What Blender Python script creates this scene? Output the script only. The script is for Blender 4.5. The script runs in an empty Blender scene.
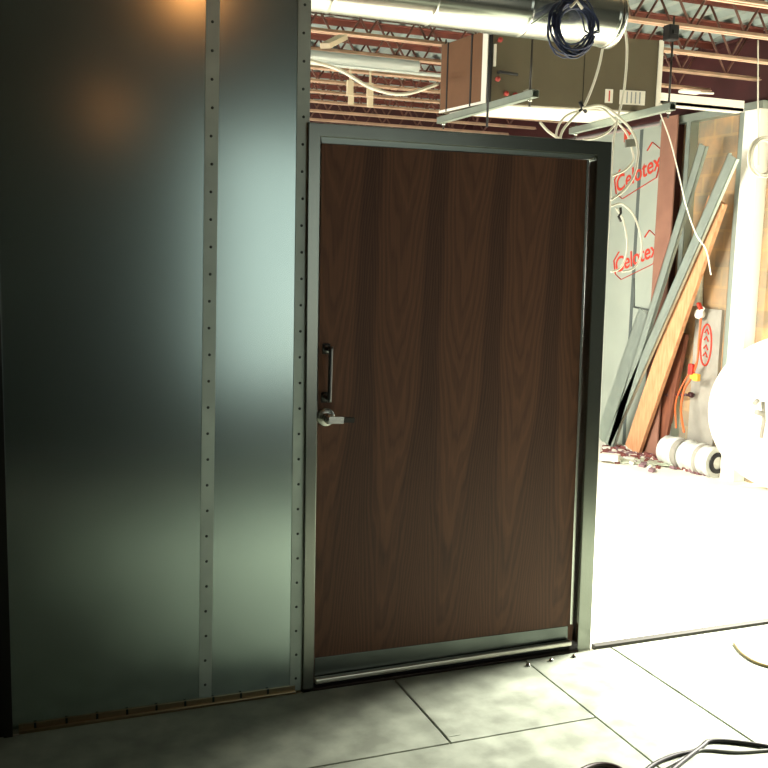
import bpy, bmesh, math, random
from mathutils import Vector, Matrix
random.seed(7)
S = bpy.context.scene
COL = S.collection
R = math.radians
# ------------------------------------------------------------------ camera
CZ = 1.7; FPX = 965.9
def cam_rows(yaw, pit, rol):
    cy, sy, cp, sp = math.cos(yaw), math.sin(yaw), math.cos(pit), math.sin(pit)
    f = Vector((sy*cp, cy*cp, -sp)); r = Vector((cy, -sy, 0)); u = r.cross(f)
    c, s = math.cos(rol), math.sin(rol)
    return c*r + s*u, -s*r + c*u, f
RT, UP, FW = cam_rows(R(21.4), R(7.667), R(1.394))
CP = Vector((0, 0, CZ))
cam = bpy.data.objects.new('camera', bpy.data.cameras.new('camera')); COL.objects.link(cam)
m = Matrix((RT, UP, -FW)).transposed().to_4x4(); m.translation = CP
cam.matrix_world = m
cam.data.sensor_width = 36; cam.data.lens = 36*FPX/768; cam.data.clip_start = .02; cam.data.clip_end = 300
S.camera = cam
# measuring helpers: where a sight line meets a real plane of the room
def ray(px, py): return RT*((px-384)/FPX) - UP*((py-384)/FPX) + FW
def at_z(px, py, z=0): d = ray(px, py); return CP + d*((z-CZ)/d.z)
def at_y(px, py, y): d = ray(px, py); return CP + d*(y/d.y)
def at_x(px, py, x): d = ray(px, py); return CP + d*(x/d.x)

# ------------------------------------------------------------------ materials
def s2l(c):
    return tuple((v/255/12.92 if v/255 <= .04045 else ((v/255+.055)/1.055)**2.4) for v in c) + (1,)
def mat(name, col, rough=.6, metal=0, noise=0, nscale=8, bump=0, bscale=40, col2=None, stretch=(1,1,1), rnoise=0, trans=0, spec=None):
    M = bpy.data.materials.new(name); M.use_nodes = True
    N, Lk = M.node_tree.nodes, M.node_tree.links
    b = N['Principled BSDF']; b.inputs['Base Color'].default_value = s2l(col)
    b.inputs['Roughness'].default_value = rough; b.inputs['Metallic'].default_value = metal
    if trans: b.inputs['Transmission Weight'].default_value = trans
    if spec is not None: b.inputs['Specular IOR Level'].default_value = spec
    if noise or bump or rnoise or col2:
        tc = N.new('ShaderNodeTexCoord'); mp = N.new('ShaderNodeMapping'); mp.inputs['Scale'].default_value = stretch
        Lk.new(tc.outputs['Object'], mp.inputs[0])
        nz = N.new('ShaderNodeTexNoise'); nz.inputs['Scale'].default_value = nscale; nz.inputs['Detail'].default_value = 6
        Lk.new(mp.outputs[0], nz.inputs['Vector'])
        if noise or col2:
            rp = N.new('ShaderNodeValToRGB'); rp.color_ramp.elements[0].position = .35; rp.color_ramp.elements[1].position = .68
            a = s2l(col); bb = s2l(col2) if col2 else tuple(min(1, v*(1+noise)) for v in a[:3])+(1,)
            if not col2: a = tuple(v*(1-noise) for v in a[:3])+(1,)
            rp.color_ramp.elements[0].color = a; rp.color_ramp.elements[1].color = bb
            Lk.new(nz.outputs['Fac'], rp.inputs[0]); Lk.new(rp.outputs[0], b.inputs['Base Color'])
        if rnoise:
            mr = N.new('ShaderNodeMapRange'); mr.inputs['To Min'].default_value = rough-rnoise; mr.inputs['To Max'].default_value = rough+rnoise
            mr.inputs['From Min'].default_value = .3; mr.inputs['From Max'].default_value = .7
            Lk.new(nz.outputs['Fac'], mr.inputs[0]); Lk.new(mr.outputs[0], b.inputs['Roughness'])
        if bump:
            n2 = N.new('ShaderNodeTexNoise'); n2.inputs['Scale'].default_value = bscale; n2.inputs['Detail'].default_value = 4
            Lk.new(mp.outputs[0], n2.inputs['Vector'])
            bp = N.new('ShaderNodeBump'); bp.inputs['Strength'].default_value = bump; bp.inputs['Distance'].default_value = .01
            Lk.new(n2.outputs['Fac'], bp.inputs['Height']); Lk.new(bp.outputs[0], b.inputs['Normal'])
    return M
def emis(name, col, strength):
    M = bpy.data.materials.new(name); M.use_nodes = True
    b = M.node_tree.nodes['Principled BSDF']
    b.inputs['Emission Color'].default_value = s2l(col); b.inputs['Emission Strength'].default_value = strength
    b.inputs['Base Color'].default_value = s2l(col)
    return M

def wood_veneer():
    M = bpy.data.materials.new('walnut_veneer'); M.use_nodes = True
    N, Lk = M.node_tree.nodes, M.node_tree.links
    b = N['Principled BSDF']; b.inputs['Roughness'].default_value = .5; b.inputs['Specular IOR Level'].default_value = .3
    tc = N.new('ShaderNodeTexCoord'); sp = N.new('ShaderNodeSeparateXYZ'); Lk.new(tc.outputs['Object'], sp.inputs[0])
    def mth(op, a, c=None, d=None):
        n = N.new('ShaderNodeMath'); n.operation = op
        for i, v in enumerate((a, c, d)):
            if v is None: continue
            if isinstance(v, (int, float)): n.inputs[i].default_value = v
            else: Lk.new(v, n.inputs[i])
        return n.outputs[0]
    X, Z = sp.outputs[0], sp.outputs[2]
    # gentle wander of the flitches down the door
    w = N.new('ShaderNodeTexNoise'); w.inputs['Scale'].default_value = 1.3; w.inputs['Detail'].default_value = 1
    cz = N.new('ShaderNodeCombineXYZ'); Lk.new(Z, cz.inputs[2]); Lk.new(cz.outputs[0], w.inputs['Vector'])
    drift = mth('MULTIPLY', mth('SUBTRACT', 2.1, Z), -.034)
    Xw = mth('ADD', mth('SUBTRACT', X, drift), mth('MULTIPLY', mth('SUBTRACT', w.outputs['Fac'], .5), .06))
    U = mth('DIVIDE', mth('SUBTRACT', Xw, VEN_X0), VEN_P)
    u = mth('FRACT', U)
    # distance from the dark seam (the heart of each cathedral sits at .5)
    dx = mth('ABSOLUTE', mth('SUBTRACT', u, .45))
    # fine noise shared by all leaves (slip matched)
    cmb = N.new('ShaderNodeCombineXYZ'); Lk.new(mth('MULTIPLY', u, 3.0), cmb.inputs[0]); Lk.new(mth('MULTIPLY', Z, 1.1), cmb.inputs[2]); Lk.new(mth('MULTIPLY', mth('FLOOR', U), .08), cmb.inputs[1])
    n1 = N.new('ShaderNodeTexNoise'); n1.inputs['Scale'].default_value = 1.6; n1.inputs['Detail'].default_value = 3; Lk.new(cmb.outputs[0], n1.inputs['Vector'])
    q = mth('MULTIPLY', mth('POWER', mth('MULTIPLY', dx, 2.0), 2.0), 1.55)
    g = mth('ADD', mth('SUBTRACT', mth('MULTIPLY', Z, 1.0), q), mth('MULTIPLY', n1.outputs['Fac'], .55))
    ring = mth('SINE', mth('MULTIPLY', g, 30.0))
    ring2 = mth('SINE', mth('MULTIPLY', g, 77.0))
    # dark zone at the seams between leaves, fanning out low on the door
    fan = mth('ADD', .06, mth('MULTIPLY', mth('MAXIMUM', mth('SUBTRACT', .9, Z), 0.0), .16))
    mr = N.new('ShaderNodeMapRange'); mr.interpolation_type = 'SMOOTHSTEP'
    Lk.new(dx, mr.inputs[0]); mr.inputs['From Min'].default_value = .30; mr.inputs['From Max'].default_value = .44
    fib = N.new('ShaderNodeTexNoise'); fib.inputs['Scale'].default_value = 1; fib.inputs['Detail'].default_value = 5
    mp = N.new('ShaderNodeMapping'); mp.inputs['Scale'].default_value = (190, 190, 2.2); Lk.new(tc.outputs['Object'], mp.inputs[0]); Lk.new(mp.outputs[0], fib.inputs['Vector'])
    up = mth('MAXIMUM', mth('DIVIDE', mth('SUBTRACT', Z, mth('ADD', .42, mth('MULTIPLY', n1.outputs['Fac'], .2))), .75), 0.0)
    half = mth('MULTIPLY', mth('POWER', mth('MINIMUM', up, 1.0), .55), .345)
    ed = N.new('ShaderNodeMapRange'); ed.interpolation_type = 'SMOOTHSTEP'
    Lk.new(mth('SUBTRACT', dx, half), ed.inputs[0]); ed.inputs['From Min'].default_value = -.035; ed.inputs['From Max'].default_value = .05
    amp = N.new('ShaderNodeMapRange'); Lk.new(Z, amp.inputs[0]); amp.inputs['From Min'].default_value = .1; amp.inputs['From Max'].default_value = .95
    amp.inputs['To Min'].default_value = -.08; amp.inputs['To Max'].default_value = -.34  # seam darkening eased low down to paint in reflected light
    v = mth('MULTIPLY', ed.outputs[0], amp.outputs[0])
    v = mth('ADD', v, mth('MULTIPLY', ring, .15))
    v = mth('ADD', v, mth('MULTIPLY', ring2, .06))
    v = mth('ADD', v, mth('MULTIPLY', mth('SUBTRACT', fib.outputs['Fac'], .5), .5))
    v = mth('ADD', v, .68)
    rp = N.new('ShaderNodeValToRGB')
    rp.color_ramp.elements[0].position = 0; rp.color_ramp.elements[0].color = s2l((50, 29, 18))
    rp.color_ramp.elements[1].position = 1; rp.color_ramp.elements[1].color = s2l((110, 72, 50))
    Lk.new(v, rp.inputs[0]); Lk.new(rp.outputs[0], b.inputs['Base Color'])
    return M

def block_mat():
    M = bpy.data.materials.new('tan_masonry'); M.use_nodes = True
    N, Lk = M.node_tree.nodes, M.node_tree.links; b = N['Principled BSDF']; b.inputs['Roughness'].default_value = .9
    tc = N.new('ShaderNodeTexCoord'); mp = N.new('ShaderNodeMapping'); mp.inputs['Rotation'].default_value = (0, R(90), R(90)); Lk.new(tc.outputs['Object'], mp.inputs[0])
    sp = N.new('ShaderNodeSeparateXYZ'); Lk.new(tc.outputs['Object'], sp.inputs[0])
    cb = N.new('ShaderNodeCombineXYZ'); Lk.new(sp.outputs[1], cb.inputs[0]); Lk.new(sp.outputs[2], cb.inputs[1])
    br = N.new('ShaderNodeTexBrick'); br.inputs['Scale'].default_value = 1; br.inputs['Brick Width'].default_value = .20; br.inputs['Row Height'].default_value = .15; br.inputs['Mortar Size'].default_value = .012
    br.inputs['Color1'].default_value = s2l((176, 148, 108)); br.inputs['Color2'].default_value = s2l((150, 128, 96)); br.inputs['Mortar'].default_value = s2l((196, 162, 104))
    Lk.new(cb.outputs[0], br.inputs['Vector'])
    nz = N.new('ShaderNodeTexNoise'); nz.inputs['Scale'].default_value = 3.5; nz.inputs['Detail'].default_value = 6; Lk.new(tc.outputs['Object'], nz.inputs['Vector'])
    rp = N.new('ShaderNodeValToRGB'); e = rp.color_ramp.elements; e[0].position = .38; e[0].color = s2l((112, 112, 100)); e[1].position = .62; e[1].color = s2l((170, 134, 98))
    Lk.new(nz.outputs['Fac'], rp.inputs[0])
    mx = N.new('ShaderNodeMix'); mx.data_type = 'RGBA'; mx.inputs[0].default_value = .72
    Lk.new(br.outputs['Color'], mx.inputs[6]); Lk.new(rp.outputs[0], mx.inputs[7]); Lk.new(mx.outputs[2], b.inputs['Base Color'])
    return M

# ------------------------------------------------------------------ mesh helpers
class MB:
    def __init__(s): s.bm = bmesh.new()
    def box(s, a, b, bev=0, rot=None, piv=None):
        a, b = Vector(a), Vector(b); c = (a+b)/2; d = b-a
        r = bmesh.ops.create_cube(s.bm, size=1)
        vs = r['verts']
        for v in vs: v.co = Vector((v.co.x*abs(d.x), v.co.y*abs(d.y), v.co.z*abs(d.z))) + c
        if bev:
            es = list({e for v in vs for e in v.link_edges})
            o = bmesh.ops.bevel(s.bm, geom=es, offset=bev, segments=2, affect='EDGES', profile=.5)
            vs = list({v for f in o['faces'] for v in f.verts} | {v for v in vs if v.is_valid})
        if rot is not None:
            p = Vector(piv) if piv else c
            for v in vs: v.co = rot @ (v.co-p) + p
        return s
    def prism(s, poly, d):                      # polygon (list of points) pushed along d
        d = Vector(d); n = len(poly)
        A = [s.bm.verts.new(Vector(p)) for p in poly]; B = [s.bm.verts.new(Vector(p)+d) for p in poly]
        s.bm.faces.new(A); s.bm.faces.new(B[::-1])
        for i in range(n): s.bm.faces.new((A[i], B[i], B[(i+1) % n], A[(i+1) % n]))
        return s
    def tube(s, pts, r, n=8, cap=True):
        pts = [Vector(p) for p in pts]; rings = []; up = None
        for i, p in enumerate(pts):
            t = (pts[min(i+1, len(pts)-1)] - pts[max(i-1, 0)])
            if t.length < 1e-9: t = Vector((0, 0, 1))
            t.normalize()
            if up is None:
                up = Vector((0, 0, 1)) if abs(t.z) < .9 else Vector((1, 0, 0))
            a = t.cross(up)
            if a.length < 1e-6: a = t.orthogonal()
            a.normalize(); bb = a.cross(t).normalized(); up = bb
            rr = r[i] if isinstance(r, (list, tuple)) else r
            rings.append([s.bm.verts.new(p + (a*math.cos(k*2*math.pi/n) + bb*math.sin(k*2*math.pi/n))*rr) for k in range(n)])
        for A, B in zip(rings, rings[1:]):
            for k in range(n): 
                f = s.bm.faces.new((A[k], A[(k+1) % n], B[(k+1) % n], B[k])); f.smooth = True
        if cap: s.bm.faces.new(rings[0][::-1]); s.bm.faces.new(rings[-1])
        return s
    def bar(s, p, q, w, h, up=(0, 0, 1)):       # rectangular bar from p to q
        p, q = Vector(p), Vector(q); t = (q-p).normalized(); a = t.cross(Vector(up))
        if a.length < 1e-5: a = t.orthogonal()
        a.normalize(); b = a.cross(t).normalized()
        s.prism([p+a*w/2+b*h/2, p-a*w/2+b*h/2, p-a*w/2-b*h/2, p+a*w/2-b*h/2], q-p); return s
    def lathe(s, prof, org, axis, n=40):        # prof: (radius, along axis)
        ax = Vector(axis).normalized(); a = ax.orthogonal().normalized(); b = ax.cross(a); org = Vector(org); rings = []
        for (r, h) in prof:
            if r < 1e-6: rings.append([s.bm.verts.new(org+ax*h)])
            else: rings.append([s.bm.verts.new(org+ax*h+(a*math.cos(k*2*math.pi/n)+b*math.sin(k*2*math.pi/n))*r) for k in range(n)])
        for A, B in zip(rings, rings[1:]):
            for k in range(n):
                k2 = (k+1) % n
                if len(A) == 1 and len(B) == 1: continue
                if len(A) == 1: f = s.bm.faces.new((A[0], B[k], B[k2]))
                elif len(B) == 1: f = s.bm.faces.new((A[k], A[k2], B[0]))
                else: f = s.bm.faces.new((A[k], A[k2], B[k2], B[k]))
                f.smooth = True
        return s
    def build(s, name, m, parent=None, smooth=False):
        bmesh.ops.recalc_face_normals(s.bm, faces=s.bm.faces)
        me = bpy.data.meshes.new(name); s.bm.to_mesh(me); s.bm.free()
        if m: me.materials.append(m)
        if smooth:
            for p in me.polygons: p.use_smooth = True
        o = bpy.data.objects.new(name, me); COL.objects.link(o)
        if parent:
            o.parent = parent
            o.matrix_parent_inverse = parent.matrix_world.inverted() if False else Matrix.Translation(-Vector(parent_loc(parent)))
        return o
def parent_loc(p):
    v = Vector(p.location)
    while p.parent: p = p.parent; v = v + Vector(p.location) if False else v
    return v
def empty(name, loc=(0, 0, 0)):
    o = bpy.data.objects.new(name, None); COL.objects.link(o); o.location = loc; o.empty_display_size = .1; return o
def tag(o, label=None, cat=None, group=None, kind=None):
    if label: o['label'] = label
    if cat: o['category'] = cat
    if group: o['group'] = group
    if kind: o['kind'] = kind
    return o
def struct(o, label=None): 
    o['kind'] = 'structure'
    if label: o['label'] = label
    return o
def bez(pts, n=10):                              # smooth curve through points (Catmull-Rom)
    P = [Vector(p) for p in pts]; P = [2*P[0]-P[1]] + P + [2*P[-1]-P[-2]]; out = []
    for i in range(1, len(P)-2):
        for k in range(n):
            t = k/n; a, b, c, d = P[i-1:i+3]
            out.append(.5*((2*b)+(-a+c)*t+(2*a-5*b+4*c-d)*t*t+(-a+3*b-3*c+d)*t*t*t))
    out.append(P[-2]); return out
def text_obj(name, body, size, m, mtx, parent=None, shear=.25, ext=.0008, wscale=1):
    cu = bpy.data.curves.new(name, 'FONT'); cu.body = body; cu.size = size; cu.shear = shear; cu.extrude = ext; cu.offset = size*.012
    cu.align_x = 'CENTER'; cu.align_y = 'CENTER'
    t = bpy.data.objects.new(name+'_tmp', cu); COL.objects.link(t)
    dg = bpy.context.evaluated_depsgraph_get(); dg.update()
    me = bpy.data.meshes.new_from_object(t.evaluated_get(dg)); bpy.data.objects.remove(t)
    me.transform(Matrix.Diagonal((wscale, 1, 1, 1))); me.transform(mtx); me.materials.clear(); me.materials.append(m)
    o = bpy.data.objects.new(name, me); COL.objects.link(o)
    if parent: o.parent = parent; o.matrix_parent_inverse = Matrix.Translation(-Vector(parent.location))
    return o

# ------------------------------------------------------------------ shared dimensions
Y0 = 3.43                                   # face of the sheet metal wall
XR = 5.3                                    # right side wall
CH = 3.05                                   # underside of the joists
DK = 3.42                                   # underside of the roof deck
# door leaf corners on its own plane
YD = Y0 + .012
dTL, dTR, dBR, dBL = at_y(322, 143.5, YD), at_y(589, 160, YD), at_y(572, 643, YD), at_y(314, 683, YD)
VEN_P = at_y(500, 300, YD).x - at_y(438, 300, YD).x
VEN_X0 = at_y(378, 150, YD).x

galv = mat('galvanised_sheet', (190, 208, 202), .20, 1, noise=.03, nscale=1.5)
strip_m = mat('galvanised_batten', (180, 192, 182), .5, .8, noise=.06, nscale=9)
steel = mat('brushed_frame_steel', (138, 142, 133), .24, 1, noise=.07, nscale=5, stretch=(1, 1, .2))
steel_b = mat('satin_kick_steel', (104, 110, 106), .26, 1, noise=.06, nscale=6)
dark = mat('dark_gap', (22, 20, 18), .8)
dsteel = mat('dark_steel', (58, 56, 52), .4, .8)
chrome = mat('satin_chrome', (205, 205, 196), .25, 1)
screw_m = mat('screw_head', (72, 80, 74), .45, .9)
wood_m = wood_veneer()
panel_m = mat('floor_sheet', (158, 166, 150), .5, 0, noise=.24, nscale=9, bump=.05, bscale=9, rnoise=.1)
conc = mat('concrete_floor', (232, 228, 214), .75, 0, noise=.05, nscale=2.5, bump=.05)
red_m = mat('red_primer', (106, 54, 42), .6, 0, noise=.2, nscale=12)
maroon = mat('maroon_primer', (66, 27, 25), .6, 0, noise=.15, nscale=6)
maroon_lit = mat('maroon_primer_lit', (138, 98, 80), .6, 0, noise=.1, nscale=6)  # lit copy of the maroon primer, for the column's bright face
deck_m = mat('galvanised_deck', (176, 190, 184), .45, .5, noise=.08, nscale=6)
duct_m = mat('spiral_duct', (196, 198, 188), .22, 1, noise=.05, nscale=5)
unit_m = mat('olive_cabinet', (96, 88, 68), .5, 0, noise=.05, nscale=6)
brown_m = mat('brown_liner', (104, 70, 42), .75, 0, noise=.07, nscale=7)
white_m = mat('white_paint', (236, 232, 218), .5)
wire_m = mat('white_cable', (222, 218, 200), .5)
blue_m = mat('blue_cable', (50, 60, 92), .35)
black_m = mat('black_rubber', (16, 16, 16), .6)
foil_m = mat('foil_faced_board', (166, 174, 160), .5, .15, noise=.04, nscale=3)
print_m = mat('red_print', (196, 56, 36), .7)
stud_m = mat('galvanised_stud', (164, 176, 164), .4, .6, noise=.05, nscale=10)
plank_m = mat('pine_plank', (202, 150, 108), .7, 0, col2=(176, 124, 84), nscale=14, stretch=(3, 3, .5))
plank_d = mat('brown_plank', (124, 72, 48), .7, 0, col2=(100, 56, 38), nscale=14, stretch=(3, 3, .5))
block_m = block_mat()
greyboard = mat('grey_board', (150, 146, 134), .7, 0, noise=.15, nscale=5)

# ------------------------------------------------------------------ the setting
b = MB(); b.box((-1.4, -4, -.2), (XR+.2, 11.2, 0)); struct(b.build('floor', conc), 'pale concrete floor slab')
b = MB(); b.box((XR+.2, -12, -.25), (30, 22, -.02)); struct(b.build('ground', mat('pale_paving', (205, 200, 186), .85, noise=.08, nscale=2)), 'pale ground outside')
# floor sheets in front of the door wall
def sheet(x0, y0, x1, y1):
    q = MB(); q.box((x0+.004, y0+.004, .0005), (x1-.004, y1-.004, .014), bev=.0015)
    return tag(q.build('floor_panel', panel_m), kind='structure')
sheet(-.9, 2.86, 1.405, 3.40); sheet(1.405, 2.86, 2.0, 3.40)
sheet(-.9, 1.66, .9, 2.86); sheet(.9, 1.66, 2.0, 2.86); sheet(2.0, 1.66, 2.43, 3.40)
sheet(2.43, 1.66, 3.63, 3.40); sheet(3.63, 1.66, 4.83, 3.40)
sheet(-.9, .46, .9, 1.66); sheet(.9, .46, 2.43, 1.66); sheet(2.43, .46, 3.63, 1.66); sheet(3.63, .46, 4.83, 1.66)
for k3, sx in ((5, 1.41), (6, 2.435)):
    q = MB(); q.box((sx, 2.9 if k3 == 5 else 2.0, .0142), (sx+.052, 3.38, .0156), bev=.0005); struct(q.build('trim_%d' % k3, panel_m), 'flat strip beside a floor seam')
# dark floor track carrying on from the wall
b = MB(); b.box((2.36, Y0-.02, .0), (3.93, Y0+.015, .022), bev=.002); b.box((3.97, Y0-.02, .0), (4.09, Y0+.015, .022)); b.box((4.13, Y0-.02, 0), (5.0, Y0+.015, .022))
struct(b.build('trim_1', mat('track_grey', (58, 58, 50), .6, .2)), 'dark floor track carrying on from the door frame')
# deck: trapezoid corrugation, ribs along y
def corrugated(x0, x1, y0, y1, z):
    q = MB(); p = .19; x = x0; prof = []
    while x < x1:
        prof += [(x, z+.04), (x+.07, z+.04), (x+.10, z), (x+.16, z)]; x += p
    A = [q.bm.verts.new((a, y0, c)) for a, c in prof]; B = [q.bm.verts.new((a, y1, c)) for a, c in prof]
    C2 = [q.bm.verts.new((a, y0, z+.09)) for a, c in prof]; D2 = [q.bm.verts.new((a, y1, z+.09)) for a, c in prof]
    for i in range(len(prof)-1):
        q.bm.faces.new((A[i], A[i+1], B[i+1], B[i])); q.bm.faces.new((C2[i], D2[i], D2[i+1], C2[i+1]))
        q.bm.faces.new((A[i], C2[i], C2[i+1], A[i+1])); q.bm.faces.new((B[i], B[i+1], D2[i+1], D2[i]))
    q.bm.faces.new((A[0], B[0], D2[0], C2[0])); q.bm.faces.new((A[-1], C2[-1], D2[-1], B[-1]))
    return q
b = MB(); b.box((-.9, -4, 3.34), (XR, 3.5, 3.40)); struct(b.build('ceiling_blocker', mat('blocker_dark', (46, 46, 42), .9)), 'added dark ceiling over the near room to cut bounce light')  # unseen, added dark so less light bounces onto the near floor
struct(corrugated(-1.4, XR+.5, -4, 11.2, DK).build('ceiling', deck_m), 'corrugated galvanised roof deck')

# sheet metal wall
gx1 = at_y(306, 400, Y0).x
b = MB(); b.box((-.03, Y0, 0), (gx1, Y0+.12, 3.0)); wl = struct(b.build('wall_front', galv), 'wall clad in galvanised sheet metal')
def batten(x_t, x_b, z0, z1, w, n, name):
    q = MB(); q.prism([(x_b-w/2, Y0-.004, z0), (x_b+w/2, Y0-.004, z0), (x_t+w/2, Y0-.004, z1), (x_t-w/2, Y0-.004, z1)], (0, .004, 0))
    o = struct(q.build(name, strip_m), 'vertical metal batten with a row of screws')
    for i in range(n):
        z = z0 + .05 + (z1-z0-.1)*i/(n-1); x = x_b + (x_t-x_b)*(z-z0)/(z1-z0) + random.uniform(-.002, .002)
        s = MB(); s.lathe([(0, .004), (.0028, .0035), (.0048, .002), (.0054, 0)], (x, Y0-.004, z), (0, -1, 0), 10)
        s.build('screw', screw_m, o)
    return o
p0, p1 = at_y(213, 0, Y0), at_y(205, 697, Y0)
k = (p0.x-p1.x)/(p0.z-p1.z); batten(p1.x+k*(3-p1.z), p1.x, p1.z, 3.0, .047, 31, 'trim_2')
p0, p1 = at_y(304.5, 0, Y0), at_y(295.5, 692, Y0)
k = (p0.x-p1.x)/(p0.z-p1.z); batten(p1.x+k*(3-p1.z), p1.x, .012, 3.0, .047, 31, 'trim_3')
# base angle along the foot of the wall
b = MB(); b.box((0, Y0-.006, .0), (gx1-.03, Y0, .034)); b.box((0, Y0-.018, .0), (gx1-.03, Y0-.006, .016), bev=.002)
o = struct(b.build('baseboard_front', mat('base_angle', (176, 160, 128), .3, 1)), 'thin metal base angle at the foot of the metal wall')
for i in range(9):
    s = MB(); s.box((.05+i*.105, Y0-.010, .017), (.058+i*.105, Y0-.0062, .036)); s.build('screw', screw_m, o)
# dark corner post at the far left
b = MB(); b.box((-.22, Y0-.03, 0), (-.02, Y0+.12, 3.0), bev=.004); b.box((-.05, Y0-.045, 0), (-.02, Y0-.03, 3.0)); struct(b.build('trim_4', mat('corner_post_dark', (60, 60, 56), .3, .9)), 'dark metal corner post')
b = MB(); b.box((-1.0, -4, 0), (-.9, Y0+.12, DK)); struct(b.build('wall_left', mat('dark_sheet', (70, 72, 68), .5, .7)))
b = MB(); b.box((-.9, Y0, 0), (-.22, Y0+.12, DK)); struct(b.build('wall_corner', mat('dark_sheet_return', (66, 68, 64), .5, .7)))

# ------------------------------------------------------------------ door
door = tag(empty('door_1', (at_y(450, 650, Y0).x, Y0, 0)), 'large brown wood veneer door in a steel frame with lever and pull handle', None, None, 'structure')
fo = dict(tl=at_y(308.5, 122, Y0-.02), tr=at_y(612.5, 142, Y0-.02), br=at_y(590.5, 649, Y0-.02), bl=at_y(303, 699, Y0-.02))
fi = dict(tl=at_y(321, 136.5, Y0-.02), tr=at_y(597.5, 155.5, Y0-.02), br=at_y(577.5, 651, Y0-.02), bl=at_y(313.5, 698, Y0-.02))
for d in (fo, fi):
    for k2 in ('br', 'bl'): d[k2].z = 0
FT = .17
fr = MB()
fr.prism([fo['bl'], fi['bl'], fi['tl'], fi['tr'], fi['br'], fo['br'], fo['tr'], fo['tl']], (0, FT, 0))
frame = fr.build('door_frame', steel, door)
bv = frame.modifiers.new('bevel', 'BEVEL'); bv.width = .003; bv.segments = 2; bv.limit_method = 'ANGLE'
# rebate (stop) steps inside the frame
st = MB()
a0, a1 = at_y(321, 137, YD-.012), at_y(597, 155.5, YD-.012); c0, c1 = at_y(322, 143, YD-.012), at_y(590.5, 159, YD-.012)
st.prism([a0, a1, c1, c0], (0, .12, 0))
st.build('frame_stop', mat('stop_steel', (150, 158, 150), .3, 1), frame)
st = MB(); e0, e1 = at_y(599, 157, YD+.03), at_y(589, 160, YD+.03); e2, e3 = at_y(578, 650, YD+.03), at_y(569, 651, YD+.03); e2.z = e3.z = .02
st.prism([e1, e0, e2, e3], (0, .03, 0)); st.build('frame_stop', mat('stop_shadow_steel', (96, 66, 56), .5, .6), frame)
leaf = MB(); leaf.prism([dTL, dTR, dBR, dBL], (0, .045, 0)); leaf = leaf.build('door_leaf', wood_m, door)
def px_plate(name, pts, y, th, m, par, bev=.001):
    q = MB(); q.prism([at_y(px, py, y) for px, py in pts], (0, th, 0)); o = q.build(name, m, par)
    if bev: mm = o.modifiers.new('bevel', 'BEVEL'); mm.width = bev; mm.segments = 2; mm.limit_method = 'ANGLE'
    return o
def leaf_part(o): o.parent = leaf; o.matrix_parent_inverse = Matrix.Identity(4) @ Matrix.Translation(-Vector((0, 0, 0))); return o
leaf.matrix_parent_inverse = Matrix.Translation(-Vector(door.location))
px_plate('kick_plate', [(315, 658), (568, 626), (567.5, 643), (314, 682)], YD-.0025, .0025, steel_b, leaf)
px_plate('edge_guard', [(587, 160), (589, 160.2), (572.5, 624), (570, 624.5)], YD-.003, .004, chrome, leaf, 0)
sw0, sw1 = at_y(314.5, 681, YD-.02), at_y(570.5, 642.5, YD-.02)
q = MB(); q.bar(sw0, sw1, .026, .022); sweep = q.build('door_sweep', mat('sweep_aluminium', (226, 224, 210), .35, .9), leaf)
mm = sweep.modifiers.new('bevel', 'BEVEL'); mm.width = .006; mm.segments = 3
q = MB(); w0, w1 = sw0.copy(), sw1.copy(); w0.z -= .028; w1.z -= .028; q.bar(w0+Vector((0,.014,0)), w1+Vector((0,.014,0)), .006, .04); q.build('sweep_rubber', black_m, leaf)
# dark sill under the door
q = MB(); q.box((fo['bl'].x, Y0-.02, .002), (fo['br'].x, Y0+.16, .018), bev=.003); q.build('threshold', mat('sill_dark', (60, 50, 42), .5, .5), door)
# pull handle
ph = MB(); yA = YD-.045
h0, h1 = at_y(331, 350, yA), at_y(329.5, 399, yA)
ph.tube([h0+Vector((0, 0, .012)), h0, h1, h1+Vector((0, 0, -.012))], .0085, 12)
for hh in (h0, h1): ph.tube([hh, hh+Vector((-.002, .045, 0))], .008, 12); ph.lathe([(0, -.006), (.014, -.006), (.017, 0)], hh+Vector((-.002, .045, 0)), (0, 1, 0), 16)
ph.build('pull_handle', mat('handle_dark_steel', (110, 112, 110), .3, 1), leaf)
pb = MB()
for hh in (h0, h1):
    c = hh+Vector((-.004, .043, 0)); pb.box(c+Vector((-.016, 0, -.02)), c+Vector((.016, .003, .02)), bev=.003)
pb.build('handle_plate', dsteel, leaf)
# lever handle
rc = at_y(325.5, 417, YD); lv = MB()
lv.lathe([(0, .012), (.030, .012), (.036, .008), (.037, 0)], rc, (0, -1, 0), 36)
lv.build('handle_rose', chrome, leaf)
lv = MB(); lv.lathe([(0, .058), (.017, .058), (.020, .05), (.018, .01)], rc, (0, -1, 0), 24)
l0 = rc+Vector((.0, -.052, -.002)); l1 = at_y(354, 420, YD-.052)
lv.bar(l0+Vector((-.005, 0, 0)), l0*.45+l1*.55, .018, .026); lv.build('lever', chrome, leaf)
lv = MB(); lv.bar(l0*.45+l1*.55, l1, .015, .019); lv.build('lever_grip', dsteel, leaf)

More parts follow.
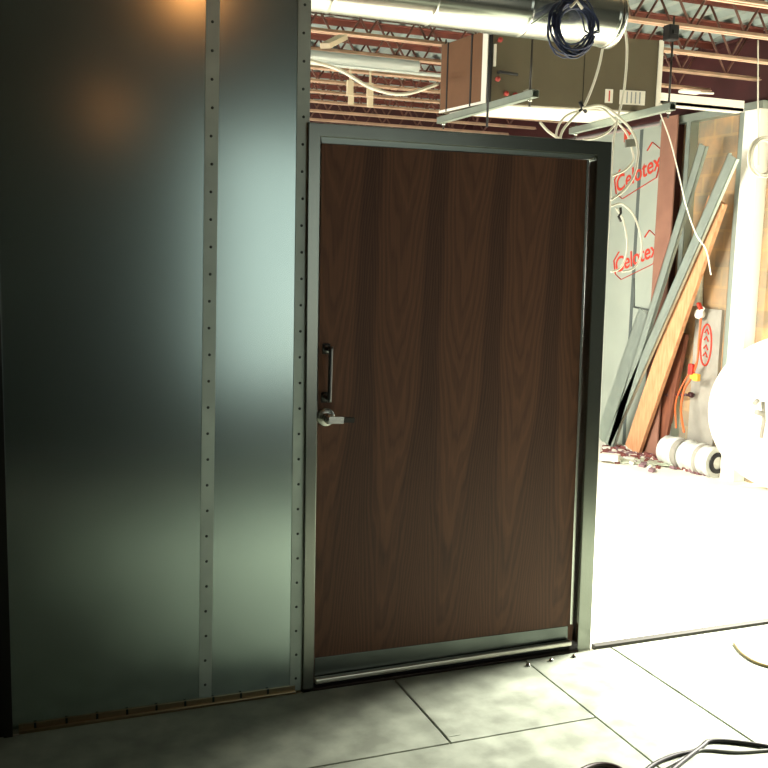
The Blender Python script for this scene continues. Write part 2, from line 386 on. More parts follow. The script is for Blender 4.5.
# ------------------------------------------------------------------ roof joists
JY = [3.72, 4.27, 4.85, 5.43, 5.95, 6.50, 7.12, 7.65, 8.15, 8.68, 9.25, 9.85, 10.5]
ords = ['nearest', 'second', 'third', 'fourth', 'fifth', 'sixth', 'seventh', 'eighth', 'ninth', 'tenth', 'eleventh', 'twelfth', 'farthest']
def make_joist():
    t = empty('roof_joist', (0, 0, CH))
    X0, X1 = -.88, XR-.02
    q = MB()
    for s in (-1, 1):
        q.box((X0, s*.006, CH), (X1, s*.030, CH+.005)); q.box((X0, s*.006, CH), (X1, s*.011, CH+.024))
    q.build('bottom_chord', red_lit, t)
    q = MB()
    for s in (-1, 1):
        q.box((X0, s*.006, DK-.007), (X1, s*.05, DK-.001)); q.box((X0, s*.006, DK-.045), (X1, s*.012, DK-.003))
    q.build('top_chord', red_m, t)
    q = MB(); x = X0+.05; pts = []; up = True
    while x < X1:
        pts.append((x, 0, DK-.03 if up else CH+.02)); x += .2; up = not up
    for a, c in zip(pts, pts[1:]): q.tube([a, c], .008, 6)
    q.build('web', dsteel_red, t)
    return t
red_lit = mat('red_primer_lit', (206, 170, 142), .55, 0, noise=.14, nscale=9)  # red primer paled to paint in light on the chord undersides
dsteel_red = mat('web_rod_primer', (96, 62, 50), .5, .2)
def copy_tree(o, loc):
    c = o.copy(); COL.objects.link(c); c.location = loc
    for ch in o.children:
        d = ch.copy(); COL.objects.link(d); mi = ch.matrix_parent_inverse.copy(); d.parent = c; d.matrix_parent_inverse = mi
    return c
j0 = make_joist()
for i, y in enumerate(JY):
    o = j0 if i == 0 else copy_tree(j0, (0, 0, CH))
    o.location = (0, y, CH)
    tag(o, 'red primed open web roof joist, the %s row behind the door' % ords[i], 'roof joist', 'red open web joists under the roof deck')

# ------------------------------------------------------------------ duct
dr = .135; dy = 3.98; dz = at_y(500, 34.5, dy).z + dr
d1x = at_y(611, 30, dy).x
prof = [(dr-.004, d1x-.0), (dr+.006, d1x-.002), (dr+.006, d1x-.022), (dr, d1x-.026)]
x = d1x-.026
while x > .3:
    prof += [(dr, x+.004), (dr, x), (dr+.0025, x-.006), (dr+.0025, x-.012), (dr, x-.018), (dr, x-.022)]; x -= .45
prof += [(dr, .2)]
q = MB(); q.lathe([(r, h) for r, h in prof], (0, dy, dz), (1, 0, 0), 48); q.lathe([(0, d1x-.01), (dr-.004, d1x-.01), (dr-.004, d1x)], (0, dy, dz), (1, 0, 0), 48)
duct = tag(q.build('round_duct', duct_m), 'shiny round galvanised duct above the door', 'duct')
for hx in (1.15, 2.0):
    hg = MB(); hg.box((hx, dy-.011, dz+dr-.005), (hx+.02, dy-.009, DK-.01)); hg.build('duct_hanger', stud_m, duct)

# ------------------------------------------------------------------ air handling unit on its trapeze
uz0, uz1 = 2.6, 3.02
uq = [Vector((2.675, 5.275, uz0)), Vector((3.745, 5.06, uz0)), Vector((3.72, 5.66, uz0)), Vector((2.61, 5.80, uz0))]
unit = tag(empty('air_handler', (3.2, 5.4, uz0)), 'olive air handling unit with brown end, hung above the door', 'air handler')
UP3 = Vector((0, 0, uz1-uz0))
q = MB(); q.prism(uq, UP3); q.build('cabinet', unit_m, unit)
def on_unit(p, q2, u, v, off=0):               # point on a side face
    n = (q2-p).cross(Vector((0, 0, 1))).normalized(); return p + (q2-p)*u + Vector((0, 0, (uz1-uz0)*v)) + n*off
def uface(name, a, c, u0, u1, v0, v1, th, m, par=unit):
    q = MB(); n = (c-a).cross(Vector((0, 0, 1))).normalized()
    q.prism([on_unit(a, c, u0, v0), on_unit(a, c, u1, v0), on_unit(a, c, u1, v1), on_unit(a, c, u0, v1)], n*th); return q.build(name, m, par)
A, B_, C_, D_ = uq; knob_m = mat('dull_red_knob', (150, 44, 34), .5)
uface('end_panel', D_, A, .02, .9, .03, .99, .004, brown_m)
uface('strap', D_, A, .15, .175, .0, 1, .007, black_m); uface('strap', D_, A, .66, .69, .0, 1, .007, black_m)
uface('edge_flange', D_, A, .90, 1.0, .0, 1, .006, white_m)
uface('edge_flange', D_, A, .0, .9, .0, .035, .006, white_m)
uface('edge_flange', A, B_, .975, 1.0, .0, 1, .01, white_m)
uface('corner_post', A, B_, .0, .022, .0, 1, .008, black_m)
uface('edge_flange', A, B_, .028, .042, .5, .8, .012, white_m)
lb = uface('label', A, B_, .76, .91, .08, .28, .004, white_m)
for i in range(5): uface('label_line', A, B_, .775+i*.025, .782+i*.025, .10, .26, .0048, mat('faint_print', (150, 158, 160), .7), unit)
lb = uface('label', A, B_, .675, .72, .09, .28, .004, white_m); uface('label_line', A, B_, .695, .703, .11, .26, .0048, print_m)
uface('panel_seam', A, B_, .545, .548, .0, 1, .002, dark)
for (u, v) in ((.055, .85), (.05, .32), (.10, .13), (.15, .12)):
    c = on_unit(A, B_, u, v); q = MB(); n = (B_-A).cross(Vector((0, 0, 1))).normalized()
    q.lathe([(0, .05), (.013, .045), (.015, .03), (.009, .02), (.008, 0)], c, n, 16); q.build('valve_knob', knob_m, unit)
c = on_unit(A, B_, .06, .42); n = (B_-A).cross(Vector((0, 0, 1))).normalized()
q = MB(); q.tube([c+n*.0, c+n*.03, c+n*.03+(B_-A).normalized()*.11+Vector((0, 0, -.01))], .009, 8); q.build('handle_bar', black_m, unit)
q = MB(); q.prism([Vector((2.70, 5.30, uz0-.008)), Vector((3.70, 5.10, uz0-.008)), Vector((3.69, 5.63, uz0-.008)), Vector((2.66, 5.76, uz0-.008))], (0, 0, .008)); q.build('underside_lit', white_m, unit)  # white sheet painting the floor's bounce light on the cabinet underside
# trapeze struts
def strut(x0, y0, x1, y1, rods, label):
    t = tag(empty('support_strut', (x0, y0, 2.53)), label, 'support strut', 'struts hung on rods under the air handler')
    q = MB(); p, r_ = Vector((x0, y0, 2.57)), Vector((x1, y1, 2.57))
    q.bar(p+Vector((0, 0, -.018)), r_+Vector((0, 0, -.018)), .041, .003); 
    for s in (-1, 1): q.bar(p+Vector((s*.019, 0, 0)), r_+Vector((s*.019, 0, 0)), .003, .038); q.bar(p+Vector((s*.014, 0, .018)), r_+Vector((s*.014, 0, .018)), .012, .003)
    q.build('channel', stud_m, t)
    for f in rods:
        c = p.lerp(r_, f); q = MB(); q.tube([c+Vector((0, 0, -.06)), Vector((c.x, c.y, CH+.02))], .006, 8); rr = q.build('threaded_rod', dsteel, t)
        q = MB(); q.lathe([(0, 0), (.014, 0), (.014, .012), (0, .012)], c+Vector((0, 0, -.034)), (0, 0, 1), 6); q.build('nut', chrome, rr)
        q = MB(); q.box(c+Vector((-.025, -.03, .02)), c+Vector((.025, .03, .027))); q.build('washer', chrome, rr)
strut(2.665, 5.92, 2.665, 4.68, (.05, .95), 'steel strut hung on rods below the left end of the air handler')
strut(3.665, 5.92, 3.555, 4.68, (.05, .965), 'steel strut hung on rods below the right end of the air handler')
q = MB(); p = at_y(487, 127, 4.9); q.tube([p, Vector((p.x, p.y, CH+.0))], .0065, 8); tag(q.build('threaded_rod', black_m), 'black threaded rod hanging at the left front corner of the air handler', 'rod')
c = at_y(671, 33, 4.70)
q = MB(); q.box(c+Vector((-.034, -.03, -.042)), c+Vector((.034, .03, .042)), bev=.006); q.box(c+Vector((-.01, -.04, -.01)), c+Vector((.01, -.03, .01)))
tag(q.build('rod_clamp', black_m), 'small black block clamped on a joist right of the air handler', 'clamp')

# ------------------------------------------------------------------ blue cable coil hung on the duct
cc = at_y(573, 27, dy-dr-.045); q = MB(); pts = []
for i in range(15*18+1):
    a = i/18*2*math.pi; turn = i//18
    rr = .098+.014*math.sin(turn*2.4)+.006*math.sin(a*3+turn)
    ox = .016*math.sin(turn*1.7); oz = .012*math.cos(turn*2.9)
    pts.append(cc+Vector((math.cos(a)*rr*.98+ox, .014*math.sin(turn*1.3+a*.5), math.sin(a)*rr*1.06+oz)))
q.tube(pts, .0042, 6); coil = tag(q.build('cable_coil', blue_m, None, True), 'coil of dark blue cable hung on the duct end', 'cable coil')
q = MB(); c = cc+Vector((0, -.02, .105)); q.tube([c+Vector((-.03, 0, -.03)), c, c+Vector((.03, 0, -.03))], .007, 6); q.build('cable_tie', white_m, coil)
q = MB(); q.tube(bez([cc+Vector((-.09, 0, .06)), at_y(545, 15, dy-dr-.02), at_y(531, 24, dy-dr-.012)]), .003, 6); q.build('loose_end', stud_m, coil)

# ------------------------------------------------------------------ white cables
def wire(pix, y, r, label, m=wire_m, name='white_cable', cat='cable', group='white cables hanging beside the door frame', ys=None):
    P = [at_y(px, py, (ys[i] if ys else y)) for i, (px, py) in enumerate(pix)]
    q = MB(); q.tube(bez(P), r, 7); return tag(q.build(name, m, None, True), label, cat, group)
wire([(624, 22), (627, 50), (624, 90), (617, 122), (613, 145), (610, 200), (606, 260), (602, 330)], 4.3, .0065, 'white cable dropping from the roof straight down beside the door frame edge')
wire([(603, 46), (599, 66), (592, 88), (583, 108), (574, 117), (562, 132), (559, 150)], 4.3, .0065, 'white cable from the duct end to the knot above the door')
wire([(540, 122), (548, 131), (560, 139), (574, 145)], 4.35, .007, 'white cable sagging behind the top of the door frame')
wire([(583, 108), (602, 106), (620, 118), (633, 133), (638, 152), (634, 175), (624, 190), (611, 200)], 4.25, .007, 'outermost white cable loop right of the door frame top')
wire([(583, 109), (600, 108), (615, 120), (627, 134), (632, 150), (633, 160), (625, 170), (612, 176)], 4.32, .006, 'inner white cable loop right of the door frame top')
wire([(582, 110), (566, 116), (557, 130), (556, 150)], 4.3, .006, 'left white cable loop hanging from the knot above the door')
wire([(583, 140), (596, 138), (608, 132), (616, 123)], 4.4, .006, 'short white cable arc just above the door frame corner')
wire([(611, 206), (622, 204), (634, 216), (641, 238), (641, 255), (634, 268), (622, 272)], 4.5, .0055, 'lower right white cable loop beside the door frame')
wire([(616, 208), (623, 220), (627, 240), (626, 256), (620, 268), (611, 272)], 4.55, .0055, 'lower inner white cable loop beside the door frame')
wire([(660, 113), (670, 140), (679, 175), (686, 205), (696, 234), (706, 250), (711, 275)], 5.0, .0042, 'thin white cable slanting across the leaning studs')
wire([(758, 40), (758, 100), (758.5, 165)], 5.0, .005, 'straight white cable hanging at the far right', ys=[5.0, 5.0, 5.0])
wire([(308, 60), (340, 70), (372, 88), (404, 94), (438, 84)], 5.7, .011, 'white cable drooping below the joists left of the air handler')
q = MB(); c = at_y(583, 108, 4.28); q.tube([c+Vector((-.02, 0, .03)), c, c+Vector((.02, 0, -.02))], .009, 6); q.tube([c+Vector((-.02, 0, -.015)), c+Vector((.025, 0, .01))], .007, 6)
tag(q.build('cable_knot', black_m), 'dark tie knotting the white cables above the door', 'cable tie')
q = MB(); c = at_y(631, 143, 4.27); q.box(c+Vector((-.032, -.004, -.02)), c+Vector((.03, .012, .02)), bev=.003, rot=Matrix.Rotation(R(-8), 3, 'Y'))
tag(q.build('cable_tag', mat('grey_tag', (120, 120, 108), .6)), 'grey tag on the white cable loops beside the frame', 'tag')
q = MB(); c = at_y(620, 213, 4.52); q.tube([c+Vector((0, 0, .03)), c+Vector((.006, 0, 0)), c+Vector((-.008, 0, -.02)), c+Vector((.01, 0, -.045))], .007, 6)
tag(q.build('cable_clip', dsteel), 'dark clip holding the lower white cable loops', 'clip')
# coil of pale cable at the right
cc = at_y(764, 157, 5.0); q = MB(); pts = []
for i in range(7*24+1):
    a = i/24*2*math.pi; t_ = i//24; rr = .118+.009*math.sin(t_*2.2)+.004*math.sin(a*2+t_)
    pts.append(cc+Vector((math.cos(a)*rr+.01*math.sin(t_*1.9), .012*math.sin(t_), math.sin(a)*rr)))
q.tube(pts, .0055, 6); tag(q.build('cable_coil', wire_m, None, True), 'coil of white cable hanging at the far right', 'cable coil')

# pipes and bits in the gap above the door
q = MB(); q.tube([(-.85, 6.22, 2.96), (2.63, 6.22, 2.96)], .036, 20); q.tube([(-.85, 6.42, 2.955), (3.4, 6.42, 2.955)], .014, 10)
tag(q.build('conduit_pipe', mat('pale_pipe', (200, 208, 204), .4, .3)), 'pale pipe running below the joists left of the air handler', 'pipe')
br_m = mat('beige_bracket', (206, 190, 160), .6)
for i, (px, py, y, w, h, lab) in enumerate([(350, 88, 7.0, .05, .11, 'left of the pair below the pipe'), (370, 90, 7.0, .05, .10, 'right of the pair below the pipe'),
                               (351, 99, 7.6, .045, .09, 'lowest on the left below the pipe'), (370, 102, 7.6, .05, .08, 'lowest on the right below the pipe')]):
    c = at_y(px, py, y); q = MB(); q.box(c+Vector((-w/2, -.012, -h/2)), c+Vector((w/2, .012, h/2)), bev=.003); q.box(c+Vector((-w*.12, -.008, h/2)), c+Vector((w*.12, .008, h/2+.12)))
    tag(q.build('beige_bracket', br_m), 'small beige bracket between the joists, '+lab, 'bracket', 'beige brackets hung between the joists')
q = MB(); q.bar(at_y(325, 46, 5.6), at_y(343, 37, 5.9), .06, .03); tag(q.build('beige_brace', br_m), 'short slanting beige brace above the door top left', 'brace')
q = MB(); q.box((3.95, 5.88, 2.80), (5.1, 5.97, 2.83), bev=.004); q.box((3.95, 5.88, 2.80), (5.1, 5.89, 2.88))
tag(q.build('pale_beam', white_m), 'pale light gauge beam right of the air handler', 'beam')
q = MB(); c = at_y(692, 92, 5.75); q.box(c+Vector((-.10, -.03, -.012)), c+Vector((.06, .03, .012)), bev=.01); q.tube([c+Vector((.06, 0, 0)), c+Vector((.2, .02, .01))], .008, 8)
tag(q.build('sprinkler_fitting', white_m), 'small white fitting resting above the pale beam', 'pipe fitting')

# ------------------------------------------------------------------ far shell
b = MB(); b.box((-1.4, 11.0, 0), (XR+.6, 11.2, DK)); struct(b.build('wall_back', maroon))
b = MB(); b.box((-1.4, Y0+.12, 0), (-.9, 4.8, DK)); b.box((-1.4, 9.4, 0), (-.9, 11, DK)); b.box((-1.4, 4.8, 0), (-.9, 9.4, .2)); b.box((-1.4, 4.8, 1.7), (-.9, 9.4, DK)); struct(b.build('wall_far_left', maroon))  # side opening invented to let the added fill light in
# side wall: foil faced sheathing from y=6.95 back
ySB = at_x(658, 200, XR).y
b = MB(); b.box((XR, ySB, 0), (XR+.15, 11.0, 2.86)); wr = struct(b.build('wall_right', foil_m), 'foil faced insulation sheathing with red printing')
ysm = at_x(638, 200, XR).y
q = MB(); q.box((XR-.003, ysm-.022, .0), (XR, ysm+.022, 2.85)); q.build('seam_tape', mat('seam_grey', (84, 92, 88), .6), wr)
q = MB(); q.box((XR-.003, 8.62, .0), (XR, 8.65, 2.85)); q.build('seam_tape', mat('seam_grey2', (84, 92, 88), .6), wr)
def logo(px, py, s):
    c = at_x(px, py, XR-.004)
    # text lies in the y-z plane, reading from far (+y) to near (-y), slanting upward
    base = Matrix(((0, 0, -1), (-1, 0, 0), (0, 1, 0))).to_4x4()
    mt = Matrix.Translation(c) @ base @ Matrix.Rotation(R(16), 4, 'Z')
    text_obj('printed_logo', 'Celotex', s, print_m, mt, wr, .15, .001, 1.0)
    q = MB()
    def P(u, v): return mt @ Vector((u, v, 0))
    w = s*1.62
    for (a, c2) in (((-w, -.35*s), (-w*.75, -.72*s)), ((-w*.75, -.72*s), (w*.8, -.62*s)), ((w*.8, -.62*s), (w*.95, -.25*s)), ((-w, -.35*s), (-w, .3*s)), ((-w, .3*s), (-w*.7, .62*s)), ((w*.55, .72*s), (w*.8, .95*s)), ((w*.8, .95*s), (w*1.1, .45*s))):
        q.bar(P(*a), P(*c2), .03*s/.12*1.0, .002, up=(1, 0, 0)) if False else q.bar(P(*a), P(*c2), .002, .022, up=(1, 0, 0))
    q.build('printed_outline', print_m, wr)
logo(637, 174, .205); logo(635, 258, .195)
q = MB(); c = at_x(628, 134, XR-.003); q.prism([c+Vector((0, .06, .06)), c+Vector((0, -.05, 0)), c+Vector((0, .06, -.07))], (.002, 0, 0)); q.build('printed_mark', print_m, wr)
# red steel column
colm = tag(empty('steel_column', (5.3, 6.85, 0)), 'red primed steel column between the foil boards and the masonry', 'column')
cx0 = 5.21; yc0 = at_x(672.5, 200, cx0).y; yc1 = at_x(657, 200, cx0).y
q = MB(); q.box((cx0, yc0, 0), (cx0+.014, yc1, 2.9)); q.build('flange', maroon_lit, colm)
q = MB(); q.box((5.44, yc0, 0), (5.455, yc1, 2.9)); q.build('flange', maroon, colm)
q = MB(); q.box((cx0+.014, (yc0+yc1)/2-.006, 0), (5.44, (yc0+yc1)/2+.006, 2.9)); q.build('web', maroon, colm)
q = MB(); q.box((5.19, yc0-.02, 0), (5.47, yc1+.02, .02)); q.build('base_plate', maroon, colm)
# red beam over the side wall
q = MB(); q.box((XR+.02, 3.3, 2.90), (XR+.22, 11, 2.92)); q.box((XR+.11, 3.3, 2.92), (XR+.125, 11, DK-.02)); q.box((XR+.02, 3.3, DK-.02), (XR+.22, 11, DK-.002))
tag(q.build('roof_beam', maroon), 'deep maroon steel beam over the right side wall', 'beam')
# masonry infill and stud framing
yA_, yB_ = at_x(683.5, 200, XR).y+.03, at_x(734, 200, XR).y
b = MB(); b.box((XR+.06, 5.80, 0), (XR+.22, ySB, 2.9)); struct(b.build('wall_right_masonry', block_m), 'tan masonry behind the stud framing')
def stud_v(y0, y1, z0, z1, x0=XR-.02, x1=XR+.06, lab='', m=stud_m):
    q = MB(); q.box((x0, y0, z0), (x0+.004, y1, z1)); q.box((x0, y0, z0), (x1, y0+.004, z1)); q.box((x0, y1-.004, z0), (x1, y1, z1))
    return tag(q.build('wall_stud', m), lab, 'stud', 'metal framing of the right side wall')
stud_v(yA_-.09, yA_-.03, 0, 2.84, lab='narrow grey metal stud beside the red column')
ys1, ys2 = at_x(734, 200, XR-.02).y, at_x(741, 200, XR-.02).y
stud_v(ys2, ys1, 0, 2.84, lab='grey metal stud left of the white jamb at far right')
ys3 = at_x(757, 200, XR-.02).y
q = MB(); q.box((XR-.05, ys3, 0), (XR+.06, ys2-.005, 2.84), bev=.003); tag(q.build('white_jamb', white_m), 'wide white jamb at the far right, bright in daylight', 'jamb')
q = MB(); q.box((XR-.03, ys3, 2.84), (XR+.06, ySB, 2.90)); tag(q.build('header_track', stud_m), 'grey header track above the masonry and studs', 'track')
q = MB(); q.box((XR+.02, at_x(715, 200, XR).y, .0), (XR+.059, at_x(728, 200, XR).y+.0, 2.80)) if False else None
# conduit, box, grey board against the masonry
q = MB(); y1_ = at_x(714, 380, XR).y; y2_ = at_x(687, 400, XR).y
q.box((XR+.03, y1_, .12), (XR+.058, y2_, 1.32)); gb = tag(q.build('grey_board', greyboard), 'grey board with a red printed oval leaning on the masonry', 'board')
c = at_x(706, 345, XR+.028); 
q = MB(); pts = [c+Vector((0, math.cos(a*2*math.pi/24)*.065, math.sin(a*2*math.pi/24)*.17)) for a in range(25)]; q.tube(pts, .008, 6); 
for zz in (-.09, -.03, .04, .1): q.tube([c+Vector((0, .025, zz)), c+Vector((0, 0, zz+.03)), c+Vector((0, -.025, zz-.01))], .007, 6)
q.build('printed_oval', print_m, gb)
q = MB(); p = at_x(701, 240, XR+.01); p2 = at_x(697, 306, XR+.01); q.tube([p, p2], [.028, .045], 16); tag(q.build('pipe_sleeve', mat('mottled_white', (206, 212, 196), .5, noise=.1, nscale=30)), 'pale pipe sleeve behind the thin slanting cable', 'pipe')
q = MB(); p = at_x(700, 314, XR-.03); q.lathe([(0, -.035), (.035, -.03), (.045, 0), (.03, .03), (0, .035)], p, (1, 0, 0), 16); q.tube([p, p+Vector((-.03, -.06, .05))], .02, 10); vt = tag(q.build('white_valve', white_m), 'small white valve with red lever above the grey board', 'valve')
q = MB(); q.bar(p+Vector((-.04, -.06, .04)), p+Vector((-.04, -.02, .09)), .03, .02); q.build('valve_lever', print_m, vt)
orange = mat('orange_cord', (206, 96, 44), .6)
q = MB(); q.tube(bez([at_x(701, 318, XR-.06), at_x(699, 340, XR-.06), at_x(697, 362, XR-.08), at_x(691, 378, XR-.1), at_x(684, 390, XR-.14), at_x(681, 410, XR-.2), at_x(684, 432, XR-.3)]), .009, 7)
q.tube(bez([at_x(697, 362, XR-.08), at_x(684, 382, XR-.12), at_x(676, 402, XR-.2), at_x(676, 428, XR-.3)]), .007, 7)
tag(q.build('orange_cord', orange, None, True), 'orange extension cord hanging down from the valve', 'cord')
q = MB(); c = at_x(692, 370, XR-.1); q.box(c+Vector((-.02, -.02, -.04)), c+Vector((.02, .03, .05)), bev=.008); tag(q.build('cord_plug', mat('red_plug', (190, 50, 40), .5)), 'red plug on the orange cord', 'plug')
q = MB(); c = at_x(694, 377, XR-.12); q.box(c+Vector((-.02, -.06, -.03)), c+Vector((.02, .0, .03)), bev=.008); q.box(c+Vector((-.012, -.01, -.02)), c+Vector((.012, .04, .014)), bev=.006); tag(q.build('cord_socket', mat('yellow_socket', (226, 170, 60), .5)), 'yellow socket on the orange cord', 'socket')

# leaning studs and planks
def leaning(name, base, top, w, d, m, label, cat, group=None, channel=True):
    base, top = Vector(base), Vector(top); t = (top-base).normalized()
    a = t.cross(Vector((1, 0, 0))).normalized(); n = Vector((-1, 0, 0))  # broad side turned across the wall
    q = MB()
    def slab(a0, a1, n0, n1):
        q.prism([base+a*a0+n*n0, base+a*a1+n*n0, base+a*a1+n*n1, base+a*a0+n*n1], top-base)
    if channel:
        slab(-w/2, w/2, d/2-.004, d/2); slab(-w/2, -w/2+.006, -d/2, d/2); slab(w/2-.006, w/2, -d/2, d/2)
    else: slab(-w/2, w/2, -d/2, d/2)
    return tag(q.build(name, m), label, cat, group)
G = 'metal studs leaning on the right side wall'
def fl(px, py): return at_z(px, py, .02)
def lean_px(x, b, t): 
    p, q2 = at_x(b[0], b[1], x), at_x(t[0], t[1], x); d = (q2-p); p = p - d*((p.z-.015)/d.z); return p, q2
leaning('metal_stud', *lean_px(5.10, (607, 447), (734, 156)), .105, .03, stud_m, 'longest metal stud leaning against the side wall, rightmost at its top', 'stud', G)
leaning('metal_stud', *lean_px(5.10, (618, 425), (704, 145)), .085, .03, stud_m, 'metal stud leaning just left of the longest one', 'stud', G)
leaning('metal_stud', *lean_px(5.20, (603, 434), (645, 312)), .16, .02, stud_m, 'short metal stud leaning low behind the longer ones', 'stud', G)
leaning('wood_plank', *lean_px(5.16, (632, 453), (718, 200)), .20, .035, plank_m, 'long light brown wood plank leaning against the side wall', 'plank', None, False)
leaning('wood_plank', *lean_px(5.27, (661, 440), (681, 332)), .17, .035, plank_d, 'short darker brown plank leaning right of the long plank', 'plank', None, False)
q = MB(); q.tube([at_x(667, 394.5, 5.27), at_x(692, 395, 5.27)], .012, 10)
for px in (668, 691): q.lathe([(0, -.02), (.022, -.02), (.022, .02), (0, .02)], at_x(px, 394.8, 5.27), (0, -1, 0), 12)
tag(q.build('dark_rod', mat('dark_red_rod', (70, 30, 34), .5)), 'short dark rod with round ends between the short plank and the grey board', 'rod')
# box outline on the foil boards
q = MB(); ps = [at_x(x, y, XR-.006) for x, y in ((634, 278), (634, 307), (655, 311))]
for a, c in zip(ps, ps[1:]): q.tube([a, c], .009, 6)
tag(q.build('dark_edging', mat('edge_grey', (90, 96, 90), .6)), 'thin dark edging on the foil boards behind the leaning studs', 'edging')

# roll, debris, sheets on the floor by the wall
foil_roll = mat('crumpled_wrap', (206, 208, 200), .45, 0, noise=.15, nscale=9, bump=.6, bscale=14)
q = MB(); a, c = at_z(671, 451, .10)+Vector((-.06, 0, 0)), at_z(723, 465, .10)+Vector((-.06, 0, 0)); a.z = c.z = .12
n = 30; pts = []; rad = []
for i in range(n+1):
    t_ = i/n; pts.append(a.lerp(c, t_)); rad.append(.112+.01*math.sin(i*1.9)+(.012 if i % 7 == 0 else 0))
rad[0] = .08; rad[-1] = .122
q.tube(pts, rad, 28); rl = tag(q.build('wrapped_roll', foil_roll), 'crumpled wrapped roll lying on the floor behind the reel', 'roll')
q = MB(); d_ = (c-a).normalized(); q.lathe([(.05, .012), (.085, .012), (.085, 0), (.05, 0)], c, d_, 24); q.build('roll_core', black_m, rl)
q = MB(); q.lathe([(.120, -.03), (.126, 0), (.120, .03)], a.lerp(c, .35), d_, 28); q.build('band', greyboard, rl); q = MB(); q.lathe([(.120, -.02), (.126, 0), (.120, .02)], a.lerp(c, .75), d_, 28); q.build('band', greyboard, rl)
reds = [mat('red_brown_rubble', (120, 66, 60), .8), mat('purple_grey_rubble', (128, 100, 104), .8), mat('pale_rubble', (212, 208, 194), .7)]
q = MB()
for i in range(420):
    px = random.uniform(604, 735); py = random.gauss(453+(px-604)*.13, 3.6); p = at_z(px, py, .0)
    if p.x > XR-.06: p.x = XR-.06-random.random()*.1
    s = random.uniform(.010, .035); rot = Matrix.Rotation(random.random()*6, 3, 'Z') @ Matrix.Rotation(random.random()*.6, 3, 'X')
    q.box(p+Vector((-s, -s*.6, s*.1)), p+Vector((s, s*.6, s*.9)), rot=rot)
me = q.build('floor_rubble', reds[0]); me.data.materials.append(reds[1]); me.data.materials.append(reds[2])
for p in me.data.polygons: p.material_index = [0, 0, 1, 2][(p.index//6) % 4]
tag(me, 'red brown scraps and rubble strewn along the foot of the side wall', 'rubble', None, 'stuff')
def cloth(pix, z, m, name, label, cat, amp=.02):
    P = [at_z(x, y, z) for x, y in pix]; q = MB(); n = 24; grid = []
    for i in range(n+1):
        row = []
        for j in range(9):
            u, v = i/n, j/8
            p = (P[0]*(1-u)+P[1]*u)*(1-v)+(P[3]*(1-u)+P[2]*u)*v
            p = p+Vector((0, 0, amp*(.6+.5*math.sin(i*1.3+j*.9)*math.cos(j*1.7-i*.4)))); row.append(q.bm.verts.new(p))
        grid.append(row)
    for i in range(n):
        for j in range(8): q.bm.faces.new((grid[i][j], grid[i+1][j], grid[i+1][j+1], grid[i][j+1]))
    o = q.build(name, m, None, True); so = o.modifiers.new('s', 'SOLIDIFY'); so.thickness = .004; so.offset = 1
    return tag(o, label, cat)
cloth([(612, 456), (700, 464), (704, 470), (612, 463)], .004, mat('grey_green_sheet', (176, 184, 160), .5), 'plastic_sheet', 'crumpled pale green grey plastic sheet on the floor before the rubble', 'plastic sheet')
q = MB(); a, c = at_z(601, 456, .05), at_z(619, 458, .05); q.bar(a, c, .10, .05); tag(q.build('white_offcut', white_m), 'short white board offcut on the floor right of the door frame', 'offcut')
# ------------------------------------------------------------------ cable reel
rc0 = at_y(790, 415, 5.5); rc0.z = .59; rad_ = .585; fc = (CP-rc0); fc.z = 0; fc.normalize(); fc = (Matrix.Rotation(R(-6), 3, 'Z') @ fc)
reel_m = mat('white_reel', (240, 234, 218), .6)
reel = tag(empty('cable_reel', (rc0.x, rc0.y, 0)), 'big white round cable reel standing on edge at the right', 'cable reel')
q = MB(); q.lathe([(.04, .02), (.05, .022), (.07, .022), (rad_-.015, .022), (rad_, .015), (rad_, -.015), (rad_-.015, -.02), (.04, -.02), (.04, .02)], rc0, fc, 72); q.build('flange', reel_m, reel)
q = MB(); q.lathe([(.17, -.02), (.17, -.09)], rc0, fc, 48); q.build('drum', reel_m, reel)
q = MB(); r2 = rc0 - fc*.10; q.lathe([(.04, .02), (rad_-.015, .02), (rad_, .015), (rad_, -.015), (rad_-.015, -.02), (.04, -.02), (.04, .02)], r2, fc, 72); q.build('flange', reel_m, reel)
side = fc.cross(Vector((0, 0, 1))).normalized()
hp = lambda px, py: at_y(px, py, 5.46)
q = MB()
q.tube([rc0+fc*.03+side*s*.0 for s in (0, 1)] if False else [hp(754, 404), hp(758, 400)], .018, 10); q.tube([hp(763, 402), hp(764, 420), hp(761, 438)], .014, 10); q.tube([hp(756, 412), hp(763, 414)], .02, 10)
q.build('hub_bracket', greyboard, reel)

# ------------------------------------------------------------------ cables on the near floor
def floor_cable(pix, r, m, label, group='cables lying on the near floor'):
    P = [at_z(px, py, .014+r) for px, py in pix]; q = MB(); q.tube(bez(P), r, 8)
    return tag(q.build('floor_cable', m, None, True), label, 'cable', group)
floor_cable([(640, 775), (656, 763), (676, 755), (697, 750), (710, 741), (738, 742), (775, 748), (800, 758)], .0075, black_m, 'black cable curving across the near floor, the upper of two strands')
floor_cable([(650, 776), (672, 764), (694, 753), (706, 750), (738, 752), (775, 750), (800, 752)], .0055, mat('grey_cable', (90, 92, 84), .5), 'grey cable twisted with the black cable on the near floor')
floor_cable([(660, 780), (688, 757), (700, 748), (706, 743)], .008, black_m, 'thick black cable stub beside the twisted cables on the floor')
floor_cable([(575, 774), (590, 766.5), (604, 764.5), (618, 768), (628, 776)], .009, mat('dark_brown_cable', (52, 40, 34), .5), 'short dark cable arc at the bottom edge of the picture')
floor_cable([(734, 643), (742, 653), (756, 662), (775, 668)], .006, mat('tan_cable', (180, 160, 112), .6), 'thin tan cable on the bright floor at right')
